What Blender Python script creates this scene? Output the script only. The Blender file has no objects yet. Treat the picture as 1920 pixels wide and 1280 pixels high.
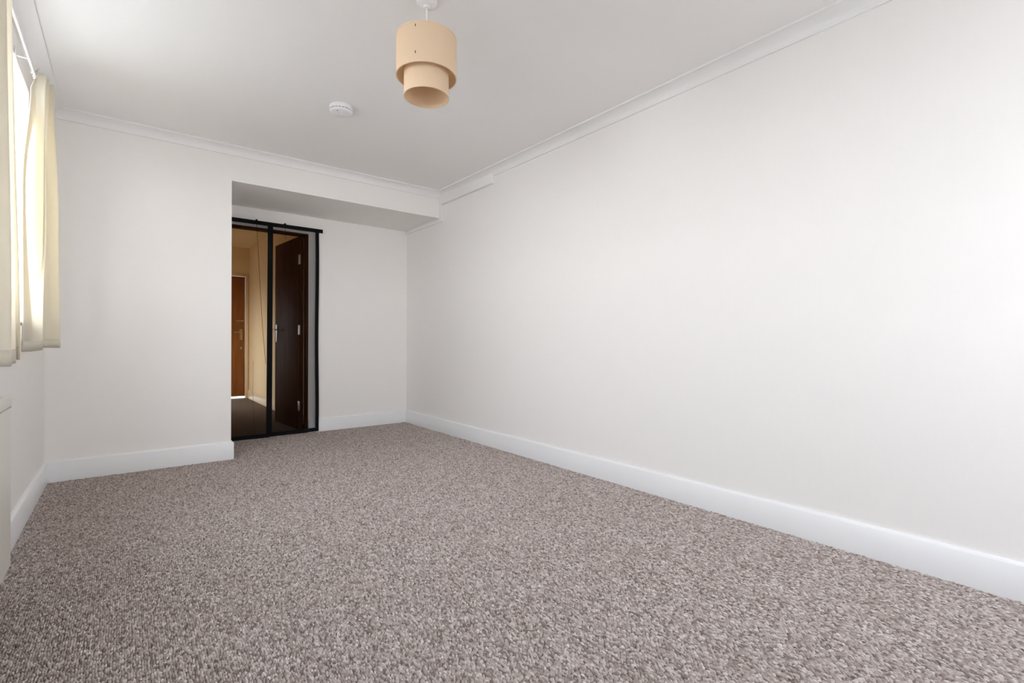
import bpy, bmesh, math, random
import numpy as np
from mathutils import Matrix, Vector
random.seed(7)
rng = np.random.default_rng(7)

# ------------------------------------------------------------------ camera
SC = bpy.context.scene
COL = SC.collection
F_PX, YAW, PITCH, ROLL, CAM_H = 916.85, 0.6714, -0.0008, 0.0037, 0.95
cam_data = bpy.data.cameras.new('camera')
cam_data.sensor_width = 36.0
cam_data.lens = 36.0 * F_PX / 1920.0
cam_data.clip_start = 0.02
cam = bpy.data.objects.new('camera', cam_data)
COL.objects.link(cam)
def cam_dir(X, Y, Z):
    X, Z = X*math.cos(ROLL) - Z*math.sin(ROLL), X*math.sin(ROLL) + Z*math.cos(ROLL)
    Y, Z = Y*math.cos(PITCH) - Z*math.sin(PITCH), Y*math.sin(PITCH) + Z*math.cos(PITCH)
    return Vector((X*math.cos(YAW) + Y*math.sin(YAW), -X*math.sin(YAW) + Y*math.cos(YAW), Z))
R_, U_, B_ = cam_dir(1, 0, 0), cam_dir(0, 0, 1), -cam_dir(0, 1, 0)
cam.matrix_world = Matrix(((R_.x, U_.x, B_.x, 0), (R_.y, U_.y, B_.y, 0), (R_.z, U_.z, B_.z, CAM_H), (0, 0, 0, 1)))
SC.camera = cam

# ------------------------------------------------------------------ world (overcast daylight), exposure
SKY_STRENGTH = 8.0
world = bpy.data.worlds.new('world'); SC.world = world
world.use_nodes = True
wn = world.node_tree
wn.nodes.clear()
w_out = wn.nodes.new('ShaderNodeOutputWorld')
w_bg = wn.nodes.new('ShaderNodeBackground')
w_tc = wn.nodes.new('ShaderNodeTexCoord')
w_sep = wn.nodes.new('ShaderNodeSeparateXYZ')
w_ramp = wn.nodes.new('ShaderNodeValToRGB')
w_ramp.color_ramp.elements[0].position = 0.0
w_ramp.color_ramp.elements[0].color = (0.92, 0.955, 1.0, 1)
w_ramp.color_ramp.elements[1].position = 0.8
w_ramp.color_ramp.elements[1].color = (0.78, 0.87, 1.0, 1)
wn.links.new(w_tc.outputs['Generated'], w_sep.inputs[0])
wn.links.new(w_sep.outputs['Z'], w_ramp.inputs[0])
wn.links.new(w_ramp.outputs[0], w_bg.inputs['Color'])
w_bg.inputs['Strength'].default_value = SKY_STRENGTH
wn.links.new(w_bg.outputs[0], w_out.inputs[0])
SC.view_settings.view_transform = 'Standard'
SC.view_settings.look = 'None'
SC.view_settings.gamma = 1.0
SC.view_settings.use_curve_mapping = False
SC.view_settings.exposure = 0.95
SC.cycles.max_bounces = 9
SC.cycles.diffuse_bounces = 7
SC.cycles.transparent_max_bounces = 16
SC.cycles.adaptive_threshold = 0.02
SC.cycles.caustics_reflective = False
SC.cycles.caustics_refractive = False

# ------------------------------------------------------------------ dimensions (metres; x right, y into the room, z up)
XL, XR = -0.41, 2.603          # left (window) wall, right wall
YF, YB, YN = 4.471, 5.27, -1.10  # wall face, recess wall face, wall behind the photographer
XA = 0.677                     # left side of the recess
HC, HS = 2.489, 2.228          # ceiling, recess soffit
CP, CD = 0.088, 0.060          # coving projection, drop
BH, BT = 0.139, 0.018          # baseboard
DX0, DX1, DH = 0.735, 1.497, 2.048  # doorway
HX0, HX1, HY0, HY1, HH = 0.35, 1.62, 5.39, 9.0, 2.46   # hallway
W1 = (2.36, 3.76, 1.02, 2.305)    # window_1: y0, y1, z0, z1
W4 = (0.85, 1.85, 1.02, 2.305)   # window_4, further along the same wall, beside the photographer
W2 = (1.25, 2.50, 0.75, 2.305)    # window_2 in the wall behind the photographer: x0, x1, z0, z1
HW = (7.90, 8.55, 0.20, 1.65)      # hallway window
WT = 0.27                      # outer wall thickness

# ------------------------------------------------------------------ materials
def nodes_of(m):
    m.use_nodes = True
    return m.node_tree, m.node_tree.nodes['Principled BSDF']
def mat(name, col, rough=0.5, metal=0.0, spec=0.5, noise=None, bump=None, stretch=(1, 1, 1)):
    m = bpy.data.materials.new(name)
    t, b = nodes_of(m)
    b.inputs['Roughness'].default_value = rough
    b.inputs['Metallic'].default_value = metal
    b.inputs['Specular IOR Level'].default_value = spec
    b.inputs['Base Color'].default_value = (*col, 1)
    tc = t.nodes.new('ShaderNodeTexCoord')
    mp = t.nodes.new('ShaderNodeMapping'); mp.inputs['Scale'].default_value = stretch
    t.links.new(tc.outputs['Object'], mp.inputs[0])
    if noise:
        sc, amt = noise
        n = t.nodes.new('ShaderNodeTexNoise'); n.inputs['Scale'].default_value = sc; n.inputs['Detail'].default_value = 3
        t.links.new(mp.outputs[0], n.inputs['Vector'])
        mx = t.nodes.new('ShaderNodeMix'); mx.data_type = 'RGBA'
        mx.inputs['A'].default_value = (*[c*(1-amt) for c in col], 1)
        mx.inputs['B'].default_value = (*[min(1, c*(1+amt)) for c in col], 1)
        t.links.new(n.outputs['Fac'], mx.inputs['Factor'])
        t.links.new(mx.outputs['Result'], b.inputs['Base Color'])
    if bump:
        sc, st, dist = bump
        n = t.nodes.new('ShaderNodeTexNoise'); n.inputs['Scale'].default_value = sc; n.inputs['Detail'].default_value = 4
        t.links.new(mp.outputs[0], n.inputs['Vector'])
        bp = t.nodes.new('ShaderNodeBump'); bp.inputs['Strength'].default_value = st; bp.inputs['Distance'].default_value = dist
        t.links.new(n.outputs['Fac'], bp.inputs['Height'])
        t.links.new(bp.outputs[0], b.inputs['Normal'])
    return m

M = {}
M['wallpaper'] = mat('white_wallpaper', (0.925, 0.901, 0.879), 0.55, spec=0.25, noise=(25, 0.008), bump=(60, 0.18, 0.0012), stretch=(3, 3, 0.5))
M['wall'] = mat('white_wall_paint', (0.92, 0.893, 0.863), 0.6, spec=0.2, noise=(18, 0.006), bump=(90, 0.08, 0.001))
M['ceiling'] = mat('white_ceiling_paint', (0.93, 0.911, 0.893), 0.75, spec=0.15, bump=(120, 0.05, 0.001))
M['gloss'] = mat('white_gloss_paint', (0.86, 0.86, 0.865), 0.32, spec=0.4, bump=(14, 0.02, 0.001))
M['coving'] = mat('white_coving_paint', (0.92, 0.908, 0.895), 0.55, spec=0.25, bump=(50, 0.03, 0.001))
M['upvc'] = mat('white_window_plastic', (0.86, 0.87, 0.87), 0.3)
M['radiator'] = mat('cream_radiator_enamel', (0.80, 0.78, 0.71), 0.35, spec=0.4, noise=(9, 0.01))
M['slot'] = mat('shade_toned_radiator_metal', (0.5, 0.48, 0.43), 0.7)  # radiator tone darkened: shade of slots and fins put into the colour
M['plastic'] = mat('white_moulded_plastic', (0.88, 0.87, 0.87), 0.4, noise=(60, 0.01))
M['plastic_grey'] = mat('grey_moulded_plastic', (0.32, 0.31, 0.32), 0.5)
M['flex'] = mat('white_cable_sheath', (0.9, 0.89, 0.87), 0.45)
M['black'] = mat('black_webbing', (0.006, 0.006, 0.007), 0.8, spec=0.15, bump=(300, 0.2, 0.001))
M['brass'] = mat('aged_brass', (0.55, 0.42, 0.2), 0.35, metal=1.0)
M['steel'] = mat('dull_steel', (0.55, 0.55, 0.56), 0.4, metal=1.0)
M['hallwall'] = mat('cream_hall_paint', (0.82, 0.63, 0.37), 0.6, spec=0.2, noise=(14, 0.015), bump=(80, 0.06, 0.001))
M['hallskirt'] = mat('cream_hall_gloss', (0.82, 0.64, 0.40), 0.35)
M['hallfloor'] = mat('brown_hall_carpet', (0.17, 0.13, 0.10), 0.95, spec=0.05, noise=(150, 0.25), bump=(260, 0.5, 0.004))
M['ground'] = mat('pale_paving', (0.33, 0.32, 0.30), 0.9, noise=(2.5, 0.12), bump=(12, 0.3, 0.01))
M['underlay'] = mat('carpet_backing', (0.20, 0.165, 0.145), 0.95, spec=0.05, noise=(300, 0.3))

def wood(name, dark, light, rough=0.5):
    m = bpy.data.materials.new(name)
    t, b = nodes_of(m)
    b.inputs['Roughness'].default_value = rough
    b.inputs['Specular IOR Level'].default_value = 0.03
    tc = t.nodes.new('ShaderNodeTexCoord'); mp = t.nodes.new('ShaderNodeMapping')
    mp.inputs['Scale'].default_value = (14, 14, 0.9)
    n = t.nodes.new('ShaderNodeTexNoise'); n.inputs['Scale'].default_value = 2.2; n.inputs['Detail'].default_value = 6
    n.inputs['Distortion'].default_value = 0.6
    r = t.nodes.new('ShaderNodeValToRGB')
    r.color_ramp.elements[0].position = 0.3; r.color_ramp.elements[0].color = (*dark, 1)
    r.color_ramp.elements[1].position = 0.72; r.color_ramp.elements[1].color = (*light, 1)
    t.links.new(tc.outputs['Object'], mp.inputs[0]); t.links.new(mp.outputs[0], n.inputs['Vector'])
    t.links.new(n.outputs['Fac'], r.inputs[0]); t.links.new(r.outputs[0], b.inputs['Base Color'])
    return m
M['wood_dark'] = wood('dark_stained_door_wood', (0.065, 0.019, 0.004), (0.13, 0.042, 0.010))
M['wood_orange'] = wood('orange_brown_door_wood', (0.24, 0.085, 0.022), (0.36, 0.14, 0.04))

def fabric(name, col, trans, weave=900, tcol=None, rough=0.9):
    m = bpy.data.materials.new(name); m.use_nodes = True
    t = m.node_tree; t.nodes.clear()
    out = t.nodes.new('ShaderNodeOutputMaterial')
    d = t.nodes.new('ShaderNodeBsdfDiffuse'); tr = t.nodes.new('ShaderNodeBsdfTranslucent')
    mx = t.nodes.new('ShaderNodeMixShader'); mx.inputs[0].default_value = trans
    tc = t.nodes.new('ShaderNodeTexCoord')
    n = t.nodes.new('ShaderNodeTexNoise'); n.inputs['Scale'].default_value = weave; n.inputs['Detail'].default_value = 2
    t.links.new(tc.outputs['Object'], n.inputs['Vector'])
    cm = t.nodes.new('ShaderNodeMix'); cm.data_type = 'RGBA'
    cm.inputs['A'].default_value = (*[c*0.94 for c in col], 1); cm.inputs['B'].default_value = (*[min(1, c*1.05) for c in col], 1)
    t.links.new(n.outputs['Fac'], cm.inputs['Factor'])
    t.links.new(cm.outputs['Result'], d.inputs['Color'])
    tr.inputs['Color'].default_value = (*(tcol or col), 1)
    bp = t.nodes.new('ShaderNodeBump'); bp.inputs['Strength'].default_value = 0.15; bp.inputs['Distance'].default_value = 0.0008
    t.links.new(n.outputs['Fac'], bp.inputs['Height'])
    t.links.new(bp.outputs[0], d.inputs['Normal'])
    t.links.new(d.outputs[0], mx.inputs[1]); t.links.new(tr.outputs[0], mx.inputs[2])
    t.links.new(mx.outputs[0], out.inputs[0])
    return m
M['curtain'] = fabric('cream_cotton', (0.91, 0.87, 0.78), 0.42, 700, (0.96, 0.915, 0.81))
M['shade'] = fabric('peach_linen_shade', (0.88, 0.69, 0.49), 0.22, 420, (0.88, 0.70, 0.46))

def see_through(name, col, amount, gloss=False):
    """Part see-through sheet: open weave or thin glass."""
    m = bpy.data.materials.new(name); m.use_nodes = True
    t = m.node_tree; t.nodes.clear()
    out = t.nodes.new('ShaderNodeOutputMaterial')
    tp = t.nodes.new('ShaderNodeBsdfTransparent')
    if gloss:
        d = t.nodes.new('ShaderNodeBsdfGlossy'); d.inputs['Roughness'].default_value = 0.02
    else:
        d = t.nodes.new('ShaderNodeBsdfDiffuse')
    d.inputs['Color'].default_value = (*col, 1)
    mx = t.nodes.new('ShaderNodeMixShader'); mx.inputs[0].default_value = amount
    t.links.new(tp.outputs[0], mx.inputs[1]); t.links.new(d.outputs[0], mx.inputs[2])
    t.links.new(mx.outputs[0], out.inputs[0])
    return m
M['mesh'] = see_through('black_insect_netting', (0.006, 0.005, 0.005), 0.42)
M['glass'] = see_through('window_glass', (1, 1, 1), 0.06, True)

def pile_material():
    m = bpy.data.materials.new('taupe_loop_pile')
    t, b = nodes_of(m)
    b.inputs['Roughness'].default_value = 0.95
    b.inputs['Specular IOR Level'].default_value = 0.05
    oi = t.nodes.new('ShaderNodeObjectInfo')
    r = t.nodes.new('ShaderNodeValToRGB')
    stops = [(0.0, (0.21, 0.165, 0.143)), (0.16, (0.33, 0.272, 0.245)), (0.45, (0.43, 0.365, 0.335)),
             (0.72, (0.50, 0.435, 0.405)), (0.93, (0.60, 0.54, 0.51)), (1.0, (0.70, 0.64, 0.61))]
    cr = r.color_ramp
    while len(cr.elements) < len(stops): cr.elements.new(0.5)
    for e, (p, c) in zip(cr.elements, stops):
        e.position = p; e.color = (*c, 1)
    t.links.new(oi.outputs['Random'], r.inputs[0])
    t.links.new(r.outputs[0], b.inputs['Base Color'])
    return m
M['pile'] = pile_material()

# ------------------------------------------------------------------ mesh helpers
def link_mesh(name, bm, m, parent=None, smooth=False):
    bmesh.ops.recalc_face_normals(bm, faces=bm.faces)
    me = bpy.data.meshes.new(name)
    bm.to_mesh(me); bm.free()
    me.materials.append(M[m] if isinstance(m, str) else m)
    if smooth:
        for p in me.polygons: p.use_smooth = True
        try: me.set_sharp_from_angle(angle=math.radians(40))
        except Exception: pass
    o = bpy.data.objects.new(name, me); COL.objects.link(o)
    if parent:
        o.parent = parent
        o.matrix_parent_inverse = Matrix.Translation(-parent.location) if not any(parent.rotation_euler) else parent.matrix_basis.inverted()
    return o
def box(bm, x0, x1, y0, y1, z0, z1, bevel=0.0):
    vs = [bm.verts.new((x, y, z)) for x in (x0, x1) for y in (y0, y1) for z in (z0, z1)]
    fs = [(0, 1, 3, 2), (4, 6, 7, 5), (0, 4, 5, 1), (2, 3, 7, 6), (0, 2, 6, 4), (1, 5, 7, 3)]
    faces = [bm.faces.new([vs[i] for i in f]) for f in fs]
    if bevel:
        es = list({e for f in faces for e in f.edges})
        bmesh.ops.bevel(bm, geom=es, offset=bevel, segments=2, profile=0.5, affect='EDGES')
def boxes(name, m, parent, *bs, bevel=0.0):
    bm = bmesh.new()
    for b in bs: box(bm, *b, bevel=bevel)
    return link_mesh(name, bm, m, parent, smooth=bevel > 0)
def sweep(name, m, prof, p0, p1, inward, k0=0.0, k1=0.0, parent=None, smooth=True):
    """Sweep a (projection, height) profile from p0 to p1; inward = unit vector into the room; k = mitre at each end."""
    bm = bmesh.new()
    p0, p1, n = Vector(p0), Vector(p1), Vector(inward)
    d = (p1 - p0).normalized()
    rings = []
    for p, k, s in ((p0, k0, 1), (p1, k1, -1)):
        rings.append([bm.verts.new(p + n*a + Vector((0, 0, h)) + d*(s*k*a)) for a, h in prof])
    N = len(prof)
    for i in range(N):
        j = (i+1) % N
        bm.faces.new((rings[0][i], rings[0][j], rings[1][j], rings[1][i]))
    bm.faces.new(rings[0]); bm.faces.new(rings[1])
    return link_mesh(name, bm, m, parent, smooth)
def lathe(bm, prof, cx, cy, seg=48, closed=False):
    """Revolve (r, z) points about the vertical through cx, cy."""
    rings = []
    for r, z in prof:
        if r < 1e-6: rings.append([bm.verts.new((cx, cy, z))])
        else: rings.append([bm.verts.new((cx + r*math.cos(2*math.pi*i/seg), cy + r*math.sin(2*math.pi*i/seg), z)) for i in range(seg)])
    pairs = list(zip(rings, rings[1:]))
    if closed: pairs.append((rings[-1], rings[0]))
    for a, b in pairs:
        for i in range(seg):
            j = (i+1) % seg
            if len(a) == 1 and len(b) == 1: continue
            if len(a) == 1: bm.faces.new((a[0], b[i], b[j]))
            elif len(b) == 1: bm.faces.new((a[i], a[j], b[0]))
            else: bm.faces.new((a[i], a[j], b[j], b[i]))
def tube(bm, pts, r, seg=10):
    pts = [Vector(p) for p in pts]
    rings = []
    for i, p in enumerate(pts):
        d = (pts[min(i+1, len(pts)-1)] - pts[max(i-1, 0)]).normalized()
        u = d.cross(Vector((0, 0, 1)))
        if u.length < 1e-4: u = d.cross(Vector((1, 0, 0)))
        u.normalize(); v = d.cross(u)
        rings.append([bm.verts.new(p + u*(r*math.cos(2*math.pi*k/seg)) + v*(r*math.sin(2*math.pi*k/seg))) for k in range(seg)])
    for a, b in zip(rings, rings[1:]):
        for k in range(seg):
            bm.faces.new((a[k], a[(k+1) % seg], b[(k+1) % seg], b[k]))
    bm.faces.new(rings[0]); bm.faces.new(rings[-1])
def empty(name, loc=(0, 0, 0)):
    o = bpy.data.objects.new(name, None); COL.objects.link(o)
    o.location = loc; o.empty_display_size = 0.1
    return o
def thing(o, label, cat, group=None, kind=None):
    o['label'] = label; o['category'] = cat
    if group: o['group'] = group
    if kind: o['kind'] = kind
    return o
def structure(o, label=None):
    o['kind'] = 'structure'
    if label: o['label'] = label
    return o

# ------------------------------------------------------------------ room shell
T = 0.20
structure(boxes('ground', 'ground', None, (-14, 14, -14, 22, -0.40, -0.22)), 'pale paving outside the house')
structure(boxes('floor', 'underlay', None, (XL-WT, XR+T, YN-WT, YF, -0.20, -0.006), (XA, XR+T, YF, YB, -0.20, -0.006)), 'brown backing under the flecked carpet')
structure(boxes('ceiling', 'ceiling', None, (XL-WT, XR+T, YN-WT, YB+0.3, HC, HC+0.25)), 'plain white painted ceiling')
# left wall with two window openings
def left_wall():
    bm = bmesh.new()
    x0, x1 = XL-WT, XL
    box(bm, x0, x1, YN-WT, W4[0], -0.2, HC)
    box(bm, x0, x1, W4[1], W1[0], -0.2, HC)
    box(bm, x0, x1, W1[1], YF+0.05, -0.2, HC)
    for w in (W1, W4):
        box(bm, x0, x1, w[0], w[1], -0.2, w[2])
        box(bm, x0, x1, w[0], w[1], w[3], HC)
    return link_mesh('wall_left', bm, 'wall')
structure(left_wall(), 'off-white painted wall with the curtained window')
structure(boxes('wall_right', 'wallpaper', None, (XR, XR+T, YN-WT, HY0, -0.2, HC)), 'long white wall with faint woven wallpaper')
structure(boxes('wall_rear', 'wall', None, (XL, W2[0], YN-WT, YN, -0.2, HC), (W2[1], XR, YN-WT, YN, -0.2, HC),
                (W2[0], W2[1], YN-WT, YN, -0.2, W2[2]), (W2[0], W2[1], YN-WT, YN, W2[3], HC)), 'white wall behind the viewer')
structure(boxes('wall_back', 'wall', None,
                (XL-WT, XA, YF, HY0, -0.2, HC),
                (XA, XR, YF, HY0, HS, HC)), 'white end wall with a dropped beam over the door recess')
structure(boxes('wall_recess', 'wall', None,
                (XA, DX0, YB, HY0, -0.2, HS), (DX1, XR, YB, HY0, -0.2, HS), (DX0, DX1, YB, HY0, DH, HS)), 'white recessed wall around the doorway')

# coving
def cove_profile():
    pr = [(0, -CD), (0.013, -CD), (0.013, -CD+0.008)]
    for i in range(13):
        a = math.pi/2*i/12
        pr.append((0.014 + (CP-0.024)*(1-math.cos(a)), -CD+0.009 + (CD-0.018)*math.sin(a)))
    pr += [(CP-0.010, -0.011), (CP, -0.011), (CP, 0), (0, 0)]
    return pr
cp_ = cove_profile()
structure(sweep('trim_1', 'coving', cp_, (XL, YN, HC), (XL, YF, HC), (1, 0, 0), 1, 1), 'white concave coving above the window wall')
structure(sweep('trim_2', 'coving', cp_, (XL, YF, HC), (XR, YF, HC), (0, -1, 0), 1, 1), 'white concave coving along the end wall')
structure(sweep('trim_3', 'coving', cp_, (XR, YN, HC), (XR, YF, HC), (-1, 0, 0), 1, 1), 'white concave coving along the long right wall')
structure(sweep('trim_4', 'coving', cp_, (XL, YN, HC), (XR, YN, HC), (0, 1, 0), 1, 1), 'white concave coving behind the viewer')

# baseboards
bp_ = [(0, -0.006), (BT, -0.006), (BT, BH-0.011), (BT-0.002, BH-0.008), (BT-0.010, BH-0.001), (BT-0.012, BH), (0, BH)]
structure(sweep('baseboard_left', 'gloss', bp_, (XL, YN, 0), (XL, YF, 0), (1, 0, 0), 1, 1), 'white baseboard below the window wall')
structure(sweep('baseboard_back', 'gloss', bp_, (XL, YF, 0), (XA, YF, 0), (0, -1, 0), 1, -1), 'white baseboard along the end wall')
structure(sweep('baseboard_recess_side', 'gloss', bp_, (XA, YF, 0), (XA, YB, 0), (1, 0, 0), -1, 0), 'white baseboard returning into the door recess')
structure(sweep('baseboard_recess', 'gloss', bp_, (DX1+0.002, YB, 0), (XR, YB, 0), (0, -1, 0), 0, 1), 'short white baseboard beside the netted doorway')
structure(sweep('baseboard_right', 'gloss', bp_, (XR, YN, 0), (XR, YB, 0), (-1, 0, 0), 1, 1), 'long white baseboard along the right wall')
structure(sweep('baseboard_rear', 'gloss', bp_, (XL, YN, 0), (XR, YN, 0), (0, 1, 0), 1, 1), 'white baseboard behind the viewer')

# ------------------------------------------------------------------ windows
def portal(x, w, rear=False):
    # sampling portal so that daylight through this opening renders cleanly
    ld = bpy.data.lights.new('window_portal', 'AREA'); ld.shape = 'RECTANGLE'
    ld.size = w[3]-w[2]; ld.size_y = w[1]-w[0]
    ld.cycles.is_portal = True
    lo = bpy.data.objects.new('window_portal', ld); COL.objects.link(lo)
    a, z = (w[0]+w[1])/2, (w[2]+w[3])/2
    if rear: lo.matrix_world = Matrix(((0, -1, 0, a), (0, 0, -1, YN+x-XL), (1, 0, 0, z), (0, 0, 0, 1)))
    else: lo.matrix_world = Matrix(((0, 0, -1, x), (0, 1, 0, a), (1, 0, 0, z), (0, 0, 0, 1)))
def make_window(name, w, label, rear=False):
    y0, y1, z0, z1 = w
    ym = (y0+y1)/2
    root = empty(name, (ym, YN-WT+0.04, z0) if rear else (XL-WT+0.04, ym, z0)); structure(root, label)
    def bxs(n, m, p, *bs, bevel=0.0):
        if rear: bs = [(b[2], b[3], YN+b[0]-XL, YN+b[1]-XL, b[4], b[5]) for b in bs]
        return boxes(n, m, p, *bs, bevel=bevel)
    xo0, xo1 = XL-WT+0.02, XL-WT+0.085
    fw = 0.06
    bxs('window_frame', 'upvc', root,
        (xo0, xo1, y0, y0+fw, z0, z1), (xo0, xo1, y1-fw, y1, z0, z1),
        (xo0, xo1, y0+fw, y1-fw, z0, z0+fw), (xo0, xo1, y0+fw, y1-fw, z1-fw, z1), bevel=0.004)
    nl = 2 if y1-y0 < 2 else 3
    cuts = [y0+fw-0.04] + [y0 + (y1-y0)*k/nl for k in range(1, nl)] + [y1-fw+0.04]
    for c in cuts[1:-1]:
        bxs('mullion', 'upvc', root, (xo0, xo1, c-0.04, c+0.04, z0+fw, z1-fw), bevel=0.004)
    for a, b in [(p+0.04, q-0.04) for p, q in zip(cuts, cuts[1:])]:
        s = bxs('sash', 'upvc', root, (xo0+0.01, xo1+0.012, a, a+0.05, z0+fw, z1-fw), (xo0+0.01, xo1+0.012, b-0.05, b, z0+fw, z1-fw),
                (xo0+0.01, xo1+0.012, a+0.05, b-0.05, z0+fw, z0+fw+0.05), (xo0+0.01, xo1+0.012, a+0.05, b-0.05, z1-fw-0.05, z1-fw), bevel=0.004)
        bxs('pane', 'glass', s, (xo0+0.030, xo0+0.034, a+0.045, b-0.045, z0+fw+0.045, z1-fw-0.045))
    bxs('window_sill', 'gloss', root, (xo1, XL+0.025, y0+0.001, y1-0.001, z0, z0+0.022), bevel=0.005)
    portal(XL-WT-0.01, w, rear)
    return root
make_window('window_1', W1, 'bright white casement window behind the cream curtains')
make_window('window_4', W4, 'white casement window beside the viewer on the curtained wall')
make_window('window_2', W2, 'white casement window in the wall behind the viewer', rear=True)

# ------------------------------------------------------------------ doorway, open door, hallway
d1 = empty('door_1', (DX1, HY0, 0)); structure(d1, 'dark brown wooden door standing open into the hallway')
boxes('door_frame', 'wood_dark', d1,
      (DX1-0.009, DX1-0.0005, YB+0.002, HY0+0.012, 0, DH-0.014), (DX0+0.0005, DX0+0.014, YB+0.002, HY0+0.012, 0, DH-0.014),
      (DX0+0.0005, DX1-0.0005, YB+0.002, HY0+0.012, DH-0.014, DH-0.0005), bevel=0.0015)
# door leaf, built along +y from its hinge, then swung
LEAF = 0.765
def swung(bm):
    ang = math.radians(5.0)
    bmesh.ops.transform(bm, matrix=Matrix.Translation((DX1-0.030, HY0+0.018, 0)) @ Matrix.Rotation(ang, 4, 'Z'), verts=bm.verts)
def leaf_part(name, m, parent, bs, bevel=0.002):
    bm = bmesh.new()
    for b in bs: box(bm, *b, bevel=bevel)
    swung(bm)
    return link_mesh(name, bm, m, parent, smooth=True)
leaf = leaf_part('door_leaf', 'wood_dark', d1, [(-0.02, 0.02, 0, LEAF, 0.012, DH-0.004)], 0.003)
for z in (0.26, 1.06, 1.80):
    leaf_part('hinge', 'steel', leaf, [(-0.0215, -0.0185, 0.002, 0.04, z-0.05, z+0.05), (-0.026, -0.014, -0.006, 0.004, z-0.05, z+0.05)], 0.001)
hd = leaf_part('handle_plate', 'steel', leaf, [(-0.025, -0.0195, LEAF-0.075, LEAF-0.035, 0.93, 1.13)], 0.001)
bm = bmesh.new(); tube(bm, [(-0.02, LEAF-0.055, 1.07), (-0.065, LEAF-0.055, 1.07), (-0.07, LEAF-0.065, 1.07), (-0.068, LEAF-0.16, 1.068)], 0.009); swung(bm)
link_mesh('lever', bm, 'steel', hd, True)

structure(boxes('floor_hall', 'hallfloor', None, (HX0-0.1, HX1+0.1, YB, HY1+0.12, -0.2, -0.004)), 'brown carpet of the dim hallway')
structure(boxes('ceiling_hall', 'hallwall', None, (HX0-0.1, HX1+0.1, YB+0.3, HY1+0.12, HH, HC+0.2)), 'cream hallway ceiling')
structure(boxes('wall_hall_right', 'hallwall', None, (HX1, HX1+0.12, HY0, HY1+0.12, -0.2, HH)), 'cream hallway side wall lit by daylight')
structure(boxes('wall_hall_left', 'hallwall', None, (HX0-0.12, HX0, HY0, HW[0], -0.2, HH), (HX0-0.12, HX0, HW[1], HY1+0.12, -0.2, HH),
                (HX0-0.12, HX0, HW[0], HW[1], -0.2, HW[2]), (HX0-0.12, HX0, HW[0], HW[1], HW[3], HH)), 'cream hallway wall hidden by the end wall')
structure(boxes('wall_hall_front', 'hallwall', None, (HX0, DX0-0.055, HY0, HY0+0.01, 0, HH), (DX0-0.055, HX1, HY0, HY0+0.01, HS-0.1, HH)), 'cream hallway wall around the room doorway')
FD0, FD1, FDH = 0.78, 1.565, 1.99
structure(boxes('wall_hall_end', 'hallwall', None, (HX0, FD0-0.045, HY1, HY1+0.12, -0.2, HH), (FD1+0.04, HX1, HY1, HY1+0.12, -0.2, HH),
                (FD0-0.045, FD1+0.04, HY1, HY1+0.12, FDH+0.04, HH)), 'cream hallway end wall above the far door')
structure(sweep('baseboard_hall_right', 'hallskirt', [(0, 0), (0.016, 0), (0.016, 0.12), (0.008, 0.135), (0, 0.135)],
                (HX1, HY0+0.01, -0.004), (HX1, HY1, -0.004), (-1, 0, 0)), 'cream baseboard of the hallway side wall')
d2 = empty('door_2', (FD1, HY1, 0)); structure(d2, 'orange-brown wooden door at the far end of the hallway')
boxes('door_frame', 'hallskirt', d2, (FD1, FD1+0.04, HY1-0.014, HY1+0.10, 0, FDH+0.04), (FD0-0.045, FD0, HY1-0.014, HY1+0.10, 0, FDH+0.04),
      (FD0, FD1, HY1-0.014, HY1+0.10, FDH, FDH+0.04), bevel=0.003)
fl = boxes('door_leaf', 'wood_orange', d2, (FD0+0.003, FD1-0.003, HY1+0.03, HY1+0.07, 0.032, FDH-0.003), bevel=0.003)
hp = boxes('handle_plate', 'brass', fl, (FD1-0.085, FD1-0.04, HY1+0.024, HY1+0.0305, 0.95, 1.13), bevel=0.002)
bm = bmesh.new(); tube(bm, [(FD1-0.062, HY1+0.03, 1.08), (FD1-0.062, HY1-0.02, 1.08), (FD1-0.075, HY1-0.026, 1.08), (FD1-0.17, HY1-0.026, 1.078)], 0.010)
link_mesh('lever', bm, 'brass', hp, True)
boxes('lock_escutcheon', 'brass', fl, (FD1-0.075, FD1-0.045, HY1+0.022, HY1+0.0305, 0.80, 0.84), bevel=0.002)
boxes('door_chain_plate', 'brass', fl, (FD1-0.13, FD1-0.02, HY1+0.022, HY1+0.0305, 1.255, 1.275), bevel=0.002)

# glazed opening in the hidden side of the hallway, which throws daylight on the cream wall
w3 = empty('window_3', (HX0-0.06, (HW[0]+HW[1])/2, HW[2])); structure(w3, 'tall narrow hallway window round the doorway edge')
boxes('window_frame', 'upvc', w3, (HX0-0.10, HX0-0.04, HW[0], HW[0]+0.05, HW[2], HW[3]), (HX0-0.10, HX0-0.04, HW[1]-0.05, HW[1], HW[2], HW[3]),
      (HX0-0.10, HX0-0.04, HW[0]+0.05, HW[1]-0.05, HW[2], HW[2]+0.05), (HX0-0.10, HX0-0.04, HW[0]+0.05, HW[1]-0.05, HW[3]-0.05, HW[3]), bevel=0.004)
boxes('pane', 'glass', w3, (HX0-0.072, HX0-0.068, HW[0]+0.045, HW[1]-0.045, HW[2]+0.045, HW[3]-0.045))
portal(HX0-0.13, HW)

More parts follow.
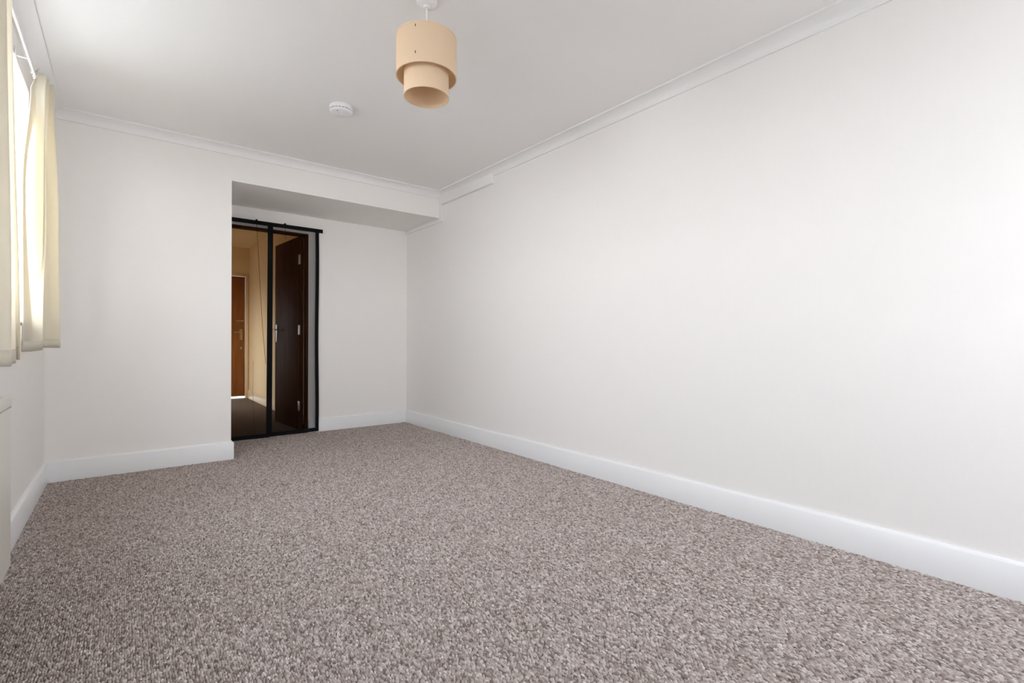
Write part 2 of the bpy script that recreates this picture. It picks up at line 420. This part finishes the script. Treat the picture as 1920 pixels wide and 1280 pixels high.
# ------------------------------------------------------------------ netting screen over the doorway
SY = YB - BT - 0.004
scr = empty('door_netting', (1.12, SY, 0))
thing(scr, 'black-edged magnetic insect netting hung in two halves over the doorway', 'door screen')
SX0, SXM, SX1, ST = 0.70, 1.127, 1.592, 2.100
hdr = boxes('header_strip', 'black', scr, (SX0-0.01, 1.632, SY-0.006, SY+0.002, ST-0.030, ST+0.008), bevel=0.0015)
for x in (1.005, 1.262):
    bm = bmesh.new(); lathe(bm, [(0, ST+0.02), (0.008, ST+0.018), (0.010, ST+0.010), (0.007, ST+0.002), (0, ST)], x, SY-0.004, 12)
    link_mesh('push_pin', bm, 'black', hdr, True)
def ribbon(name, m, parent, left, right, off=0.0, thick=0.004, n=40):
    """Vertical band between two x(z) edges with gentle billow."""
    bm = bmesh.new()
    rows = []
    for i in range(n+1):
        u = i/n
        (xl, zl, yl), (xr, zr, yr) = left(u), right(u)
        rows.append([bm.verts.new((xl, yl-off, zl)), bm.verts.new((xr, yr-off, zr)), bm.verts.new((xr, yr-off-thick, zr)), bm.verts.new((xl, yl-off-thick, zl))])
    for a, b in zip(rows, rows[1:]):
        for k in range(4):
            bm.faces.new((a[k], a[(k+1) % 4], b[(k+1) % 4], b[k]))
    bm.faces.new(rows[0]); bm.faces.new(rows[-1])
    return link_mesh(name, bm, m, parent, True)
def billow(u, s):          # the loose middle edge swings a little into the room at its foot
    return SY - s*(0.012*math.sin(math.pi*u) + 0.045*u*u)
HEM_R, HEM_L = 0.006, 0.002
def edge(x_top, x_bot, s, zb, wob=0.0):
    return lambda u: (x_top + (x_bot-x_top)*u + wob*math.sin(9*u), (ST-0.01) + (zb-(ST-0.01))*u, billow(u, s))
B = 0.034
# right half
eR = edge(SX1, SX1+0.002, 0.0, HEM_R, 0.003); eRi = edge(SX1-B, SX1+0.002-B, 0.0, HEM_R, 0.003)
eM = edge(SXM, SXM-0.008, 0.25, HEM_R); eMi = edge(SXM+0.026, SXM+0.018, 0.25, HEM_R)
def panel(name, left, right, n=30, k=8):
    bm = bmesh.new(); g = []
    for i in range(n+1):
        u = i/n; a, b = left(u), right(u)
        row = []
        for j in range(k+1):
            w = j/k
            x = a[0] + (b[0]-a[0])*w; z = a[1] + (b[1]-a[1])*w
            y = a[2] + (b[2]-a[2])*w - 0.006*math.sin(math.pi*w)*math.sin(math.pi*u) - 0.002
            row.append(bm.verts.new((x, y, z)))
        g.append(row)
    for a, b in zip(g, g[1:]):
        for j in range(k): bm.faces.new((a[j], a[j+1], b[j+1], b[j]))
    return link_mesh(name, bm, 'mesh', scr, True)
def hem(left, right, parent, h=0.038):
    a, b = left(1), right(1)
    bm = bmesh.new()
    q = [(a[0], a[2], a[1]), (b[0], b[2], b[1])]
    vs = []
    for x, y, z in q:
        vs.append([bm.verts.new((x, y-0.0065, z)), bm.verts.new((x, y-0.0005, z)), bm.verts.new((x, y-0.0005, z+h)), bm.verts.new((x, y-0.0065, z+h))])
    for k in range(4): bm.faces.new((vs[0][k], vs[0][(k+1) % 4], vs[1][(k+1) % 4], vs[1][k]))
    bm.faces.new(vs[0]); bm.faces.new(vs[1])
    return link_mesh('hem_strip', bm, 'black', parent)
pr_ = panel('netting_panel', eM, eR)
ribbon('side_strip', 'black', pr_, eRi, eR)
ribbon('magnet_strip', 'black', pr_, eM, eMi)
hem(eM, eR, pr_)
# left half: its middle edge overlaps and its foot trails lower
fL = edge(SX0, SX0, 0.0, -0.002); fLi = edge(SX0+B, SX0+B, 0.0, -0.002)
fM = edge(SXM+0.003, SXM-0.010, 0.6, HEM_L); fMi = edge(SXM-0.022, SXM-0.037, 0.6, HEM_L)
pl_ = panel('netting_panel', fL, fM)
ribbon('side_strip', 'black', pl_, fL, fLi)
ribbon('magnet_strip', 'black', pl_, fMi, fM, off=0.003)
hem(fL, fM, pl_)
bm = bmesh.new(); tube(bm, [(1.005, SY-0.006, ST-0.01), (1.03, SY-0.012, 1.6), (1.055, SY-0.022, 1.1), (1.085, SY-0.03, 0.72)], 0.0017, 6); link_mesh('crease', bm, 'black', pl_, True)
bm = bmesh.new(); tube(bm, [(0.975, SY-0.03, 0.75), (0.972, SY-0.03, 0.45), (0.99, SY-0.03, 0.03)], 0.0012, 6); link_mesh('crease', bm, 'black', pl_, True)
bm = bmesh.new(); tube(bm, [(1.262, SY-0.006, ST-0.01), (1.264, SY-0.01, 1.95)], 0.0016, 6); link_mesh('crease', bm, 'black', pr_, True)

# ------------------------------------------------------------------ batten along the beam
bt_ = empty('cable_trunking', (XR, 4.45, 2.3)); thing(bt_, 'white boxed cable trunking stepping from the coving down round the beam', 'trunking')
boxes('trunking_run', 'coving', bt_, (XR-0.032, XR-0.0002, 3.545, YF-0.0005, 2.362, HC-0.040), bevel=0.002)
boxes('trunking_drop', 'coving', bt_, (XR-0.030, XR-0.0002, 4.425, YF-0.0005, 2.190, 2.362), bevel=0.002)
boxes('trunking_return', 'coving', bt_, (XR-0.026, XR-0.0002, YF, YB-0.0005, 2.190, HS-0.0005), bevel=0.002)

# ------------------------------------------------------------------ radiator
RY0, RY1, RX0, RX1, RZ0, RZ1 = 1.15, 2.455, XL+0.032, XL+0.10, 0.150, 0.752
rad = empty('panel_radiator', (XL+0.06, (RY0+RY1)/2, RZ0)); thing(rad, 'cream panel radiator on the wall below the near curtain', 'radiator')
def rad_panel():
    bm = bmesh.new()
    box(bm, RX1-0.014, RX1, RY0, RY1, RZ0, RZ1-0.03, bevel=0.006)
    return link_mesh('front_panel', bm, 'radiator', rad, True)
rad_panel()
boxes('back_panel', 'radiator', rad, (RX0, RX0+0.012, RY0, RY1, RZ0, RZ1-0.03), bevel=0.005)
boxes('side_panel', 'radiator', rad, (RX0+0.002, RX1-0.003, RY1-0.004, RY1+0.004, RZ0+0.012, RZ1-0.006), bevel=0.0015)
boxes('side_panel', 'radiator', rad, (RX0+0.002, RX1-0.003, RY0-0.004, RY0+0.004, RZ0+0.012, RZ1-0.006), bevel=0.0015)
bm = bmesh.new()
box(bm, RX1-0.016, RX1+0.002, RY0, RY1, RZ1-0.034, RZ1, bevel=0.005)
box(bm, RX0-0.002, RX0+0.014, RY0, RY1, RZ1-0.034, RZ1, bevel=0.005)
y = RY0+0.01
while y < RY1:
    box(bm, RX0+0.010, RX1-0.012, y-0.003, y+0.003, RZ1-0.012, RZ1-0.003)
    y += 0.016
box(bm, (RX0+RX1)/2-0.003, (RX0+RX1)/2+0.003, RY0, RY1, RZ1-0.010, RZ1-0.001)
gr = link_mesh('top_grille', bm, 'radiator', rad, True)
bm = bmesh.new(); y = RY0+0.014
while y < RY1-0.008:
    box(bm, RX1-0.002, RX1+0.0012, y-0.004, y+0.004, RZ1-0.042, RZ1-0.036); y += 0.020  # raised darker blocks stand for the shade in slot openings
link_mesh('vent_slots', bm, 'slot', gr)
boxes('convector_fins', 'slot', rad, *[(RX0+0.014, RX1-0.016, y-0.0006, y+0.0006, RZ0+0.05, RZ1-0.05) for y in np.arange(RY0+0.02, RY1-0.01, 0.026)])
for y in (RY0+0.25, RY1-0.25):
    boxes('wall_bracket', 'steel', rad, (XL+0.0005, RX0+0.002, y-0.02, y+0.02, RZ0+0.08, RZ1-0.12))

# ------------------------------------------------------------------ curtain rail and curtains
ROD_X, ROD_Z = XL+0.048, 2.312
rail = empty('curtain_rail', (ROD_X, 2.9, ROD_Z)); thing(rail, 'thin white curtain rod above the window, between the curtains', 'curtain rail')
bm = bmesh.new(); tube(bm, [(ROD_X, 1.95, ROD_Z), (ROD_X, 3.86, ROD_Z)], 0.006, 12); link_mesh('rod', bm, 'plastic', rail, True)
for y in (2.05, 3.30, 3.80):
    bm = bmesh.new()
    box(bm, XL+0.0005, XL+0.008, y-0.012, y+0.012, ROD_Z-0.028, ROD_Z+0.028, bevel=0.002)
    tube(bm, [(XL+0.006, y, ROD_Z-0.010), (ROD_X-0.004, y, ROD_Z-0.010), (ROD_X+0.004, y, ROD_Z-0.007)], 0.004, 8)
    link_mesh('rail_bracket', bm, 'plastic', rail, True)

def catmull(P, n):
    P = [np.array(p, float) for p in P]
    P = [2*P[0]-P[1]] + P + [2*P[-1]-P[-2]]
    out = []
    for i in range(1, len(P)-2):
        for k in range(n):
            t = k/n
            a, b, c, d = P[i-1:i+3]
            out.append(0.5*((2*b) + (-a+c)*t + (2*a-5*b+4*c-d)*t*t + (-a+3*b-3*c+d)*t**3))
    out.append(P[-2])
    return np.array(out)
def make_curtain(label, levels, z_top, hem_z, seed, n=9, rows=46):
    """levels: list of (u, plan points); u = 0 at the heading, 1 at the hem. All levels have the same point count."""
    root = empty('curtain', (float(np.mean([p[0] for p in levels[-1][1]])), float(np.mean([p[1] for p in levels[-1][1]])), hem_z))
    thing(root, label, 'curtain', 'cream curtains at the window')
    r = np.random.default_rng(seed)
    cur = [(u, catmull(p, n)) for u, p in levels]
    K = len(cur[0][1])
    ph = r.uniform(0, 6.28, 4)
    def plan(u):
        for (u0, a), (u1, b) in zip(cur, cur[1:]):
            if u <= u1:
                t = (u-u0)/(u1-u0); t = t*t*(3-2*t)
                return a*(1-t) + b*t
        return cur[-1][1]
    bm = bmesh.new(); g = []
    for i in range(rows+1):
        u = i/rows
        pl = plan(u).copy()
        s = np.linspace(0, 1, K)
        pl[:, 0] += 0.0025*np.sin(23*s+ph[0]+2*u)*min(1, u*3)
        pl[:, 1] += 0.006*np.sin(9*u+ph[1]+7*s)*u
        z = z_top + (hem_z-z_top)*u
        zz = z + (0.004*np.sin(30*s+ph[2]) if i == 0 else 0*s) + 0.006*u*np.sin(5*s+ph[3])
        g.append([bm.verts.new((pl[k, 0], pl[k, 1], zz[k])) for k in range(K)])
    for a, b in zip(g, g[1:]):
        for k in range(K-1): bm.faces.new((a[k], a[k+1], b[k+1], b[k]))
    o = link_mesh('curtain_cloth', bm, 'curtain', root, True)
    md = o.modifiers.new('thickness', 'SOLIDIFY'); md.thickness = 0.0018; md.offset = 0
    # doubled bottom hem
    bm = bmesh.new(); g = []
    for u in (0.965, 0.98, 0.9985):
        pl = plan(u).copy(); s = np.linspace(0, 1, K)
        pl[:, 0] += 0.0025*np.sin(23*s+ph[0]+2*u); pl[:, 1] += 0.006*np.sin(9*u+ph[1]+7*s)*u
        z = z_top + (hem_z-z_top)*u
        tn = np.gradient(pl, axis=0); nn = np.stack([tn[:, 1], -tn[:, 0]], 1); nn /= np.linalg.norm(nn, axis=1)[:, None]
        zz = z + 0.006*u*np.sin(5*s+ph[3])
        g.append([bm.verts.new((pl[k, 0]+nn[k, 0]*0.0015, pl[k, 1]+nn[k, 1]*0.0015, zz[k])) for k in range(K)])
    for a, b in zip(g, g[1:]):
        for k in range(K-1): bm.faces.new((a[k], a[k+1], b[k+1], b[k]))
    o = link_mesh('hem', bm, 'curtain', root, True)
    md = o.modifiers.new('thickness', 'SOLIDIFY'); md.thickness = 0.0008; md.offset = 0
    top = cur[0][1]
    for k in range(n//2, K, n):       # hooks that carry the heading on the rod
        x, y = top[k]
        bm = bmesh.new()
        tube(bm, [(x, y, z_top-0.03), (x, y, z_top+0.004), (ROD_X+0.006, y*0.5+min(max(y, 1.8), 3.84)*0.5, ROD_Z+0.010), (ROD_X-0.004, y, ROD_Z+0.0115), (ROD_X-0.011, y, ROD_Z-0.002)], 0.0022, 6)
        link_mesh('curtain_hook', bm, 'plastic', root, True)
    return root
far_top = [(-0.350, 3.50), (-0.338, 3.47), (-0.351, 3.53), (-0.318, 3.53), (-0.350, 3.60), (-0.314, 3.59), (-0.348, 3.68), (-0.302, 3.64)]
far_hd = [(-0.380, 3.56), (-0.374, 3.49), (-0.358, 3.52), (-0.322, 3.52), (-0.356, 3.60), (-0.316, 3.60), (-0.354, 3.70), (-0.298, 3.66)]
far_mid = [(-0.378, 3.34), (-0.371, 3.25), (-0.376, 3.54), (-0.318, 3.46), (-0.350, 3.70), (-0.345, 3.74), (-0.340, 3.78), (-0.284, 3.72)]
far_bot = [(-0.385, 3.40), (-0.374, 3.285), (-0.352, 3.42), (-0.335, 3.555), (-0.360, 3.66), (-0.372, 3.80), (-0.343, 3.84), (-0.285, 3.83)]
make_curtain('cream cotton curtain gathered at the far side of the window, nearest the corner',
             [(0, far_top), (0.07, far_hd), (0.45, far_mid), (1, far_bot)], 2.335, 0.896, 3)
near_top = [(-0.345, 2.00), (-0.290, 2.06), (-0.346, 2.14), (-0.292, 2.18), (-0.347, 2.26), (-0.296, 2.31), (-0.345, 2.40), (-0.308, 2.415)]
near_bot = [(-0.345, 1.92), (-0.278, 2.00), (-0.345, 2.12), (-0.276, 2.20), (-0.345, 2.34), (-0.304, 2.50), (-0.352, 2.70), (-0.312, 2.672)]
make_curtain('cream cotton curtain at the near side of the window, cut by the picture edge',
             [(0, near_top), (1, near_bot)], 2.335, 0.868, 5)

# ------------------------------------------------------------------ pendant lamp
PX, PY = 1.070, 1.975
pen = empty('pendant_lamp', (PX, PY, HC)); thing(pen, 'two-tier peach fabric drum pendant lamp hanging from the ceiling', 'pendant lamp')
bm = bmesh.new(); lathe(bm, [(0, HC), (0.046, HC), (0.046, HC-0.012), (0.038, HC-0.022), (0.016, HC-0.028), (0.012, HC-0.036), (0, HC-0.036)], PX, PY, 40)
link_mesh('ceiling_rose', bm, 'plastic', pen, True)
bm = bmesh.new(); tube(bm, [(PX, PY, HC-0.03), (PX, PY, 2.30), (PX, PY, 2.235)], 0.0035, 10); link_mesh('flex', bm, 'flex', pen, True)
bm = bmesh.new(); lathe(bm, [(0, 2.245), (0.012, 2.245), (0.018, 2.23), (0.019, 2.18), (0.015, 2.175), (0, 2.175)], PX, PY, 24); link_mesh('lamp_holder', bm, 'plastic', pen, True)
def drum(name, r, z0, z1, parent):
    bm = bmesh.new()
    th = 0.0022
    lathe(bm, [(r, z0), (r, z1), (r-th, z1), (r-th, z0)], PX, PY, 72, closed=True)
    o = link_mesh(name, bm, 'shade', parent, True)
    for zz in (z0, z1):
        bm = bmesh.new()
        lathe(bm, [(r+0.0012, zz-0.003), (r+0.0012, zz+0.003), (r-th-0.0012, zz+0.003), (r-th-0.0012, zz-0.003)], PX, PY, 72, closed=True)
        link_mesh('rim', bm, 'shade', o, True)
    return o
OR_, IR_ = 0.134, 0.100
outer = drum('outer_shade', OR_, 2.140, 2.308, pen)
inner = drum('inner_shade', IR_, 2.051, 2.175, pen)
bm = bmesh.new()
for k in range(3):
    a = 2*math.pi*k/3 + 0.5
    tube(bm, [(PX, PY, 2.226), (PX+0.6*OR_*math.cos(a), PY+0.6*OR_*math.sin(a), 2.230), (PX+(OR_-0.003)*math.cos(a), PY+(OR_-0.003)*math.sin(a), 2.304)], 0.0018, 6)
link_mesh('spider_ring', bm, 'steel', outer, True)
for da in (-0.50, -0.12, 0.34, 2.4):     # clips that hang the small drum in the large one
    a = math.atan2(-PY, -PX) + da
    bm = bmesh.new(); tube(bm, [(PX+(IR_-0.001)*math.cos(a), PY+(IR_-0.001)*math.sin(a), 2.168), (PX+(OR_-0.003)*math.cos(a), PY+(OR_-0.003)*math.sin(a), 2.150)], 0.003, 6)
    link_mesh('clip', bm, 'plastic_grey', inner, True)
# two small flaws on the seam of the shade, on the side towards the viewer
av = math.atan2(-PY, -PX) - 0.36
for z in (2.292, 2.178):
    bm = bmesh.new(); x, y = PX+(OR_+0.0006)*math.cos(av), PY+(OR_+0.0006)*math.sin(av)
    box(bm, x-0.0012, x+0.0012, y-0.0012, y+0.0012, z-0.005, z+0.005)
    link_mesh('seam_stitch', bm, 'wood_dark', outer)

# ------------------------------------------------------------------ smoke alarm
AX, AY = 1.118, 3.225
al = empty('smoke_alarm', (AX, AY, HC)); thing(al, 'round white smoke alarm on the ceiling beyond the lamp', 'smoke alarm')
ar = 0.073
bm = bmesh.new(); lathe(bm, [(0, HC), (ar-0.006, HC), (ar-0.006, HC-0.006), (ar, HC-0.008), (ar+0.001, HC-0.022), (ar-0.002, HC-0.026), (0, HC-0.026)], AX, AY, 56); link_mesh('base', bm, 'plastic', al, True)
bm = bmesh.new(); lathe(bm, [(0, HC-0.024), (ar-0.007, HC-0.024), (ar-0.007, HC-0.033), (0, HC-0.033)], AX, AY, 56); link_mesh('vent_ring', bm, 'plastic_grey', al, True)
bm = bmesh.new()
for k in range(20):
    a = 2*math.pi*k/20
    c, s = math.cos(a), math.sin(a)
    tube(bm, [(AX+(ar-0.005)*c, AY+(ar-0.005)*s, HC-0.024), (AX+(ar-0.005)*c, AY+(ar-0.005)*s, HC-0.034)], 0.004, 6)
link_mesh('vent_ribs', bm, 'plastic', al, True)
bm = bmesh.new(); lathe(bm, [(0, HC-0.032), (ar-0.004, HC-0.032), (ar-0.002, HC-0.035), (ar-0.005, HC-0.041), (ar-0.014, HC-0.046), (0, HC-0.048)], AX, AY, 56)
cv = link_mesh('cover', bm, 'plastic', al, True)
bm = bmesh.new(); lathe(bm, [(0, HC-0.046), (0.014, HC-0.046), (0.014, HC-0.0495), (0.012, HC-0.051), (0, HC-0.051)], AX+0.004, AY+0.004, 24); link_mesh('test_button', bm, 'plastic', cv, True)
bm = bmesh.new(); lathe(bm, [(0, HC-0.044), (0.004, HC-0.044), (0.004, HC-0.048), (0, HC-0.049)], AX-0.034, AY-0.030, 12); link_mesh('indicator', bm, 'plastic_grey', cv, True)

# ------------------------------------------------------------------ carpet pile: loops set out in rows along the room
def loop_mesh():
    bm = bmesh.new()
    seg, rings = 8, 3
    a, b, c = 0.0037, 0.0078, 0.0062
    prev = None
    for i in range(rings):
        th = math.pi/2*i/rings
        ring = [bm.verts.new((a*math.cos(th)*math.cos(2*math.pi*k/seg), b*math.cos(th)*math.sin(2*math.pi*k/seg), c*math.sin(th))) for k in range(seg)]
        if prev:
            for k in range(seg): bm.faces.new((prev[k], prev[(k+1) % seg], ring[(k+1) % seg], ring[k]))
        prev = ring
    tip = bm.verts.new((0, 0, c))
    for k in range(seg): bm.faces.new((prev[k], prev[(k+1) % seg], tip))
    me = bpy.data.meshes.new('carpet_loop'); bm.to_mesh(me); bm.free()
    for p in me.polygons: p.use_smooth = True
    me.materials.append(M['pile'])
    return me
def carpet():
    sx, sy = 0.0066, 0.0122
    pts = []
    fx, fy = math.sin(YAW), math.cos(YAW)
    def fill(x0, x1, y0, y1):
        xs = np.arange(x0+sx/2, x1-sx/3, sx); ys = np.arange(y0+sy/2, y1-sy/4, sy)
        X, Y = np.meshgrid(xs, ys, indexing='ij')
        Y = Y + (np.arange(len(xs))[:, None] % 2)*sy*0.5
        X = X + rng.normal(0, 0.0011, X.shape); Y = Y + rng.normal(0, 0.0024, Y.shape)
        P = np.stack([X.ravel(), Y.ravel()], 1)
        P = P[(P[:, 0] > x0) & (P[:, 0] < x1) & (P[:, 1] > y0) & (P[:, 1] < y1)]
        fwd = P[:, 0]*fx + P[:, 1]*fy
        side = P[:, 0]*fy - P[:, 1]*fx
        keep = (fwd > 0.95) & (np.abs(side) < 1.25*fwd + 0.45)     # the stretch of floor in view, with a margin all round
        pts.append(P[keep])
    fill(XL+BT, XR-BT, YN+BT, YF-BT)
    fill(XA+BT, XR-BT, YF-BT, YB-0.002)
    P = np.concatenate(pts)
    me = bpy.data.meshes.new('carpet')
    co = np.zeros((len(P), 3), np.float32); co[:, :2] = P; co[:, 2] = -0.0062 + rng.uniform(-0.0012, 0.0008, len(P))
    me.vertices.add(len(P)); me.vertices.foreach_set('co', co.ravel()); me.update()
    me.materials.append(M['pile'])
    o = bpy.data.objects.new('carpet', me); COL.objects.link(o)
    lm = loop_mesh()
    lo = bpy.data.objects.new('carpet_loop', lm)      # source of the loops, not linked to the scene
    ng = bpy.data.node_groups.new('carpet_loops', 'GeometryNodeTree')
    ng.interface.new_socket('Geometry', in_out='INPUT', socket_type='NodeSocketGeometry')
    ng.interface.new_socket('Geometry', in_out='OUTPUT', socket_type='NodeSocketGeometry')
    N, L = ng.nodes, ng.links
    gi, go = N.new('NodeGroupInput'), N.new('NodeGroupOutput')
    mp = N.new('GeometryNodeMeshToPoints')
    ip = N.new('GeometryNodeInstanceOnPoints')
    oi = N.new('GeometryNodeObjectInfo'); oi.inputs['Object'].default_value = lo
    rr = N.new('FunctionNodeRandomValue'); rr.data_type = 'FLOAT_VECTOR'
    rr.inputs['Min'].default_value = (-0.22, -0.10, -0.42); rr.inputs['Max'].default_value = (0.22, 0.10, 0.42)
    rs = N.new('FunctionNodeRandomValue'); rs.data_type = 'FLOAT_VECTOR'
    rs.inputs['Min'].default_value = (0.82, 0.72, 0.75); rs.inputs['Max'].default_value = (1.20, 1.30, 1.20)
    L.new(gi.outputs[0], mp.inputs['Mesh']); L.new(mp.outputs[0], ip.inputs['Points'])
    L.new(oi.outputs['Geometry'], ip.inputs['Instance'])
    L.new(rr.outputs['Value'], ip.inputs['Rotation']); L.new(rs.outputs['Value'], ip.inputs['Scale'])
    L.new(ip.outputs[0], go.inputs[0])
    md = o.modifiers.new('loops', 'NODES'); md.node_group = ng
    thing(o, 'flecked taupe loop-pile carpet covering the whole room floor', 'carpet', kind='stuff')
    print('carpet loops', len(P))
    return o
carpet()
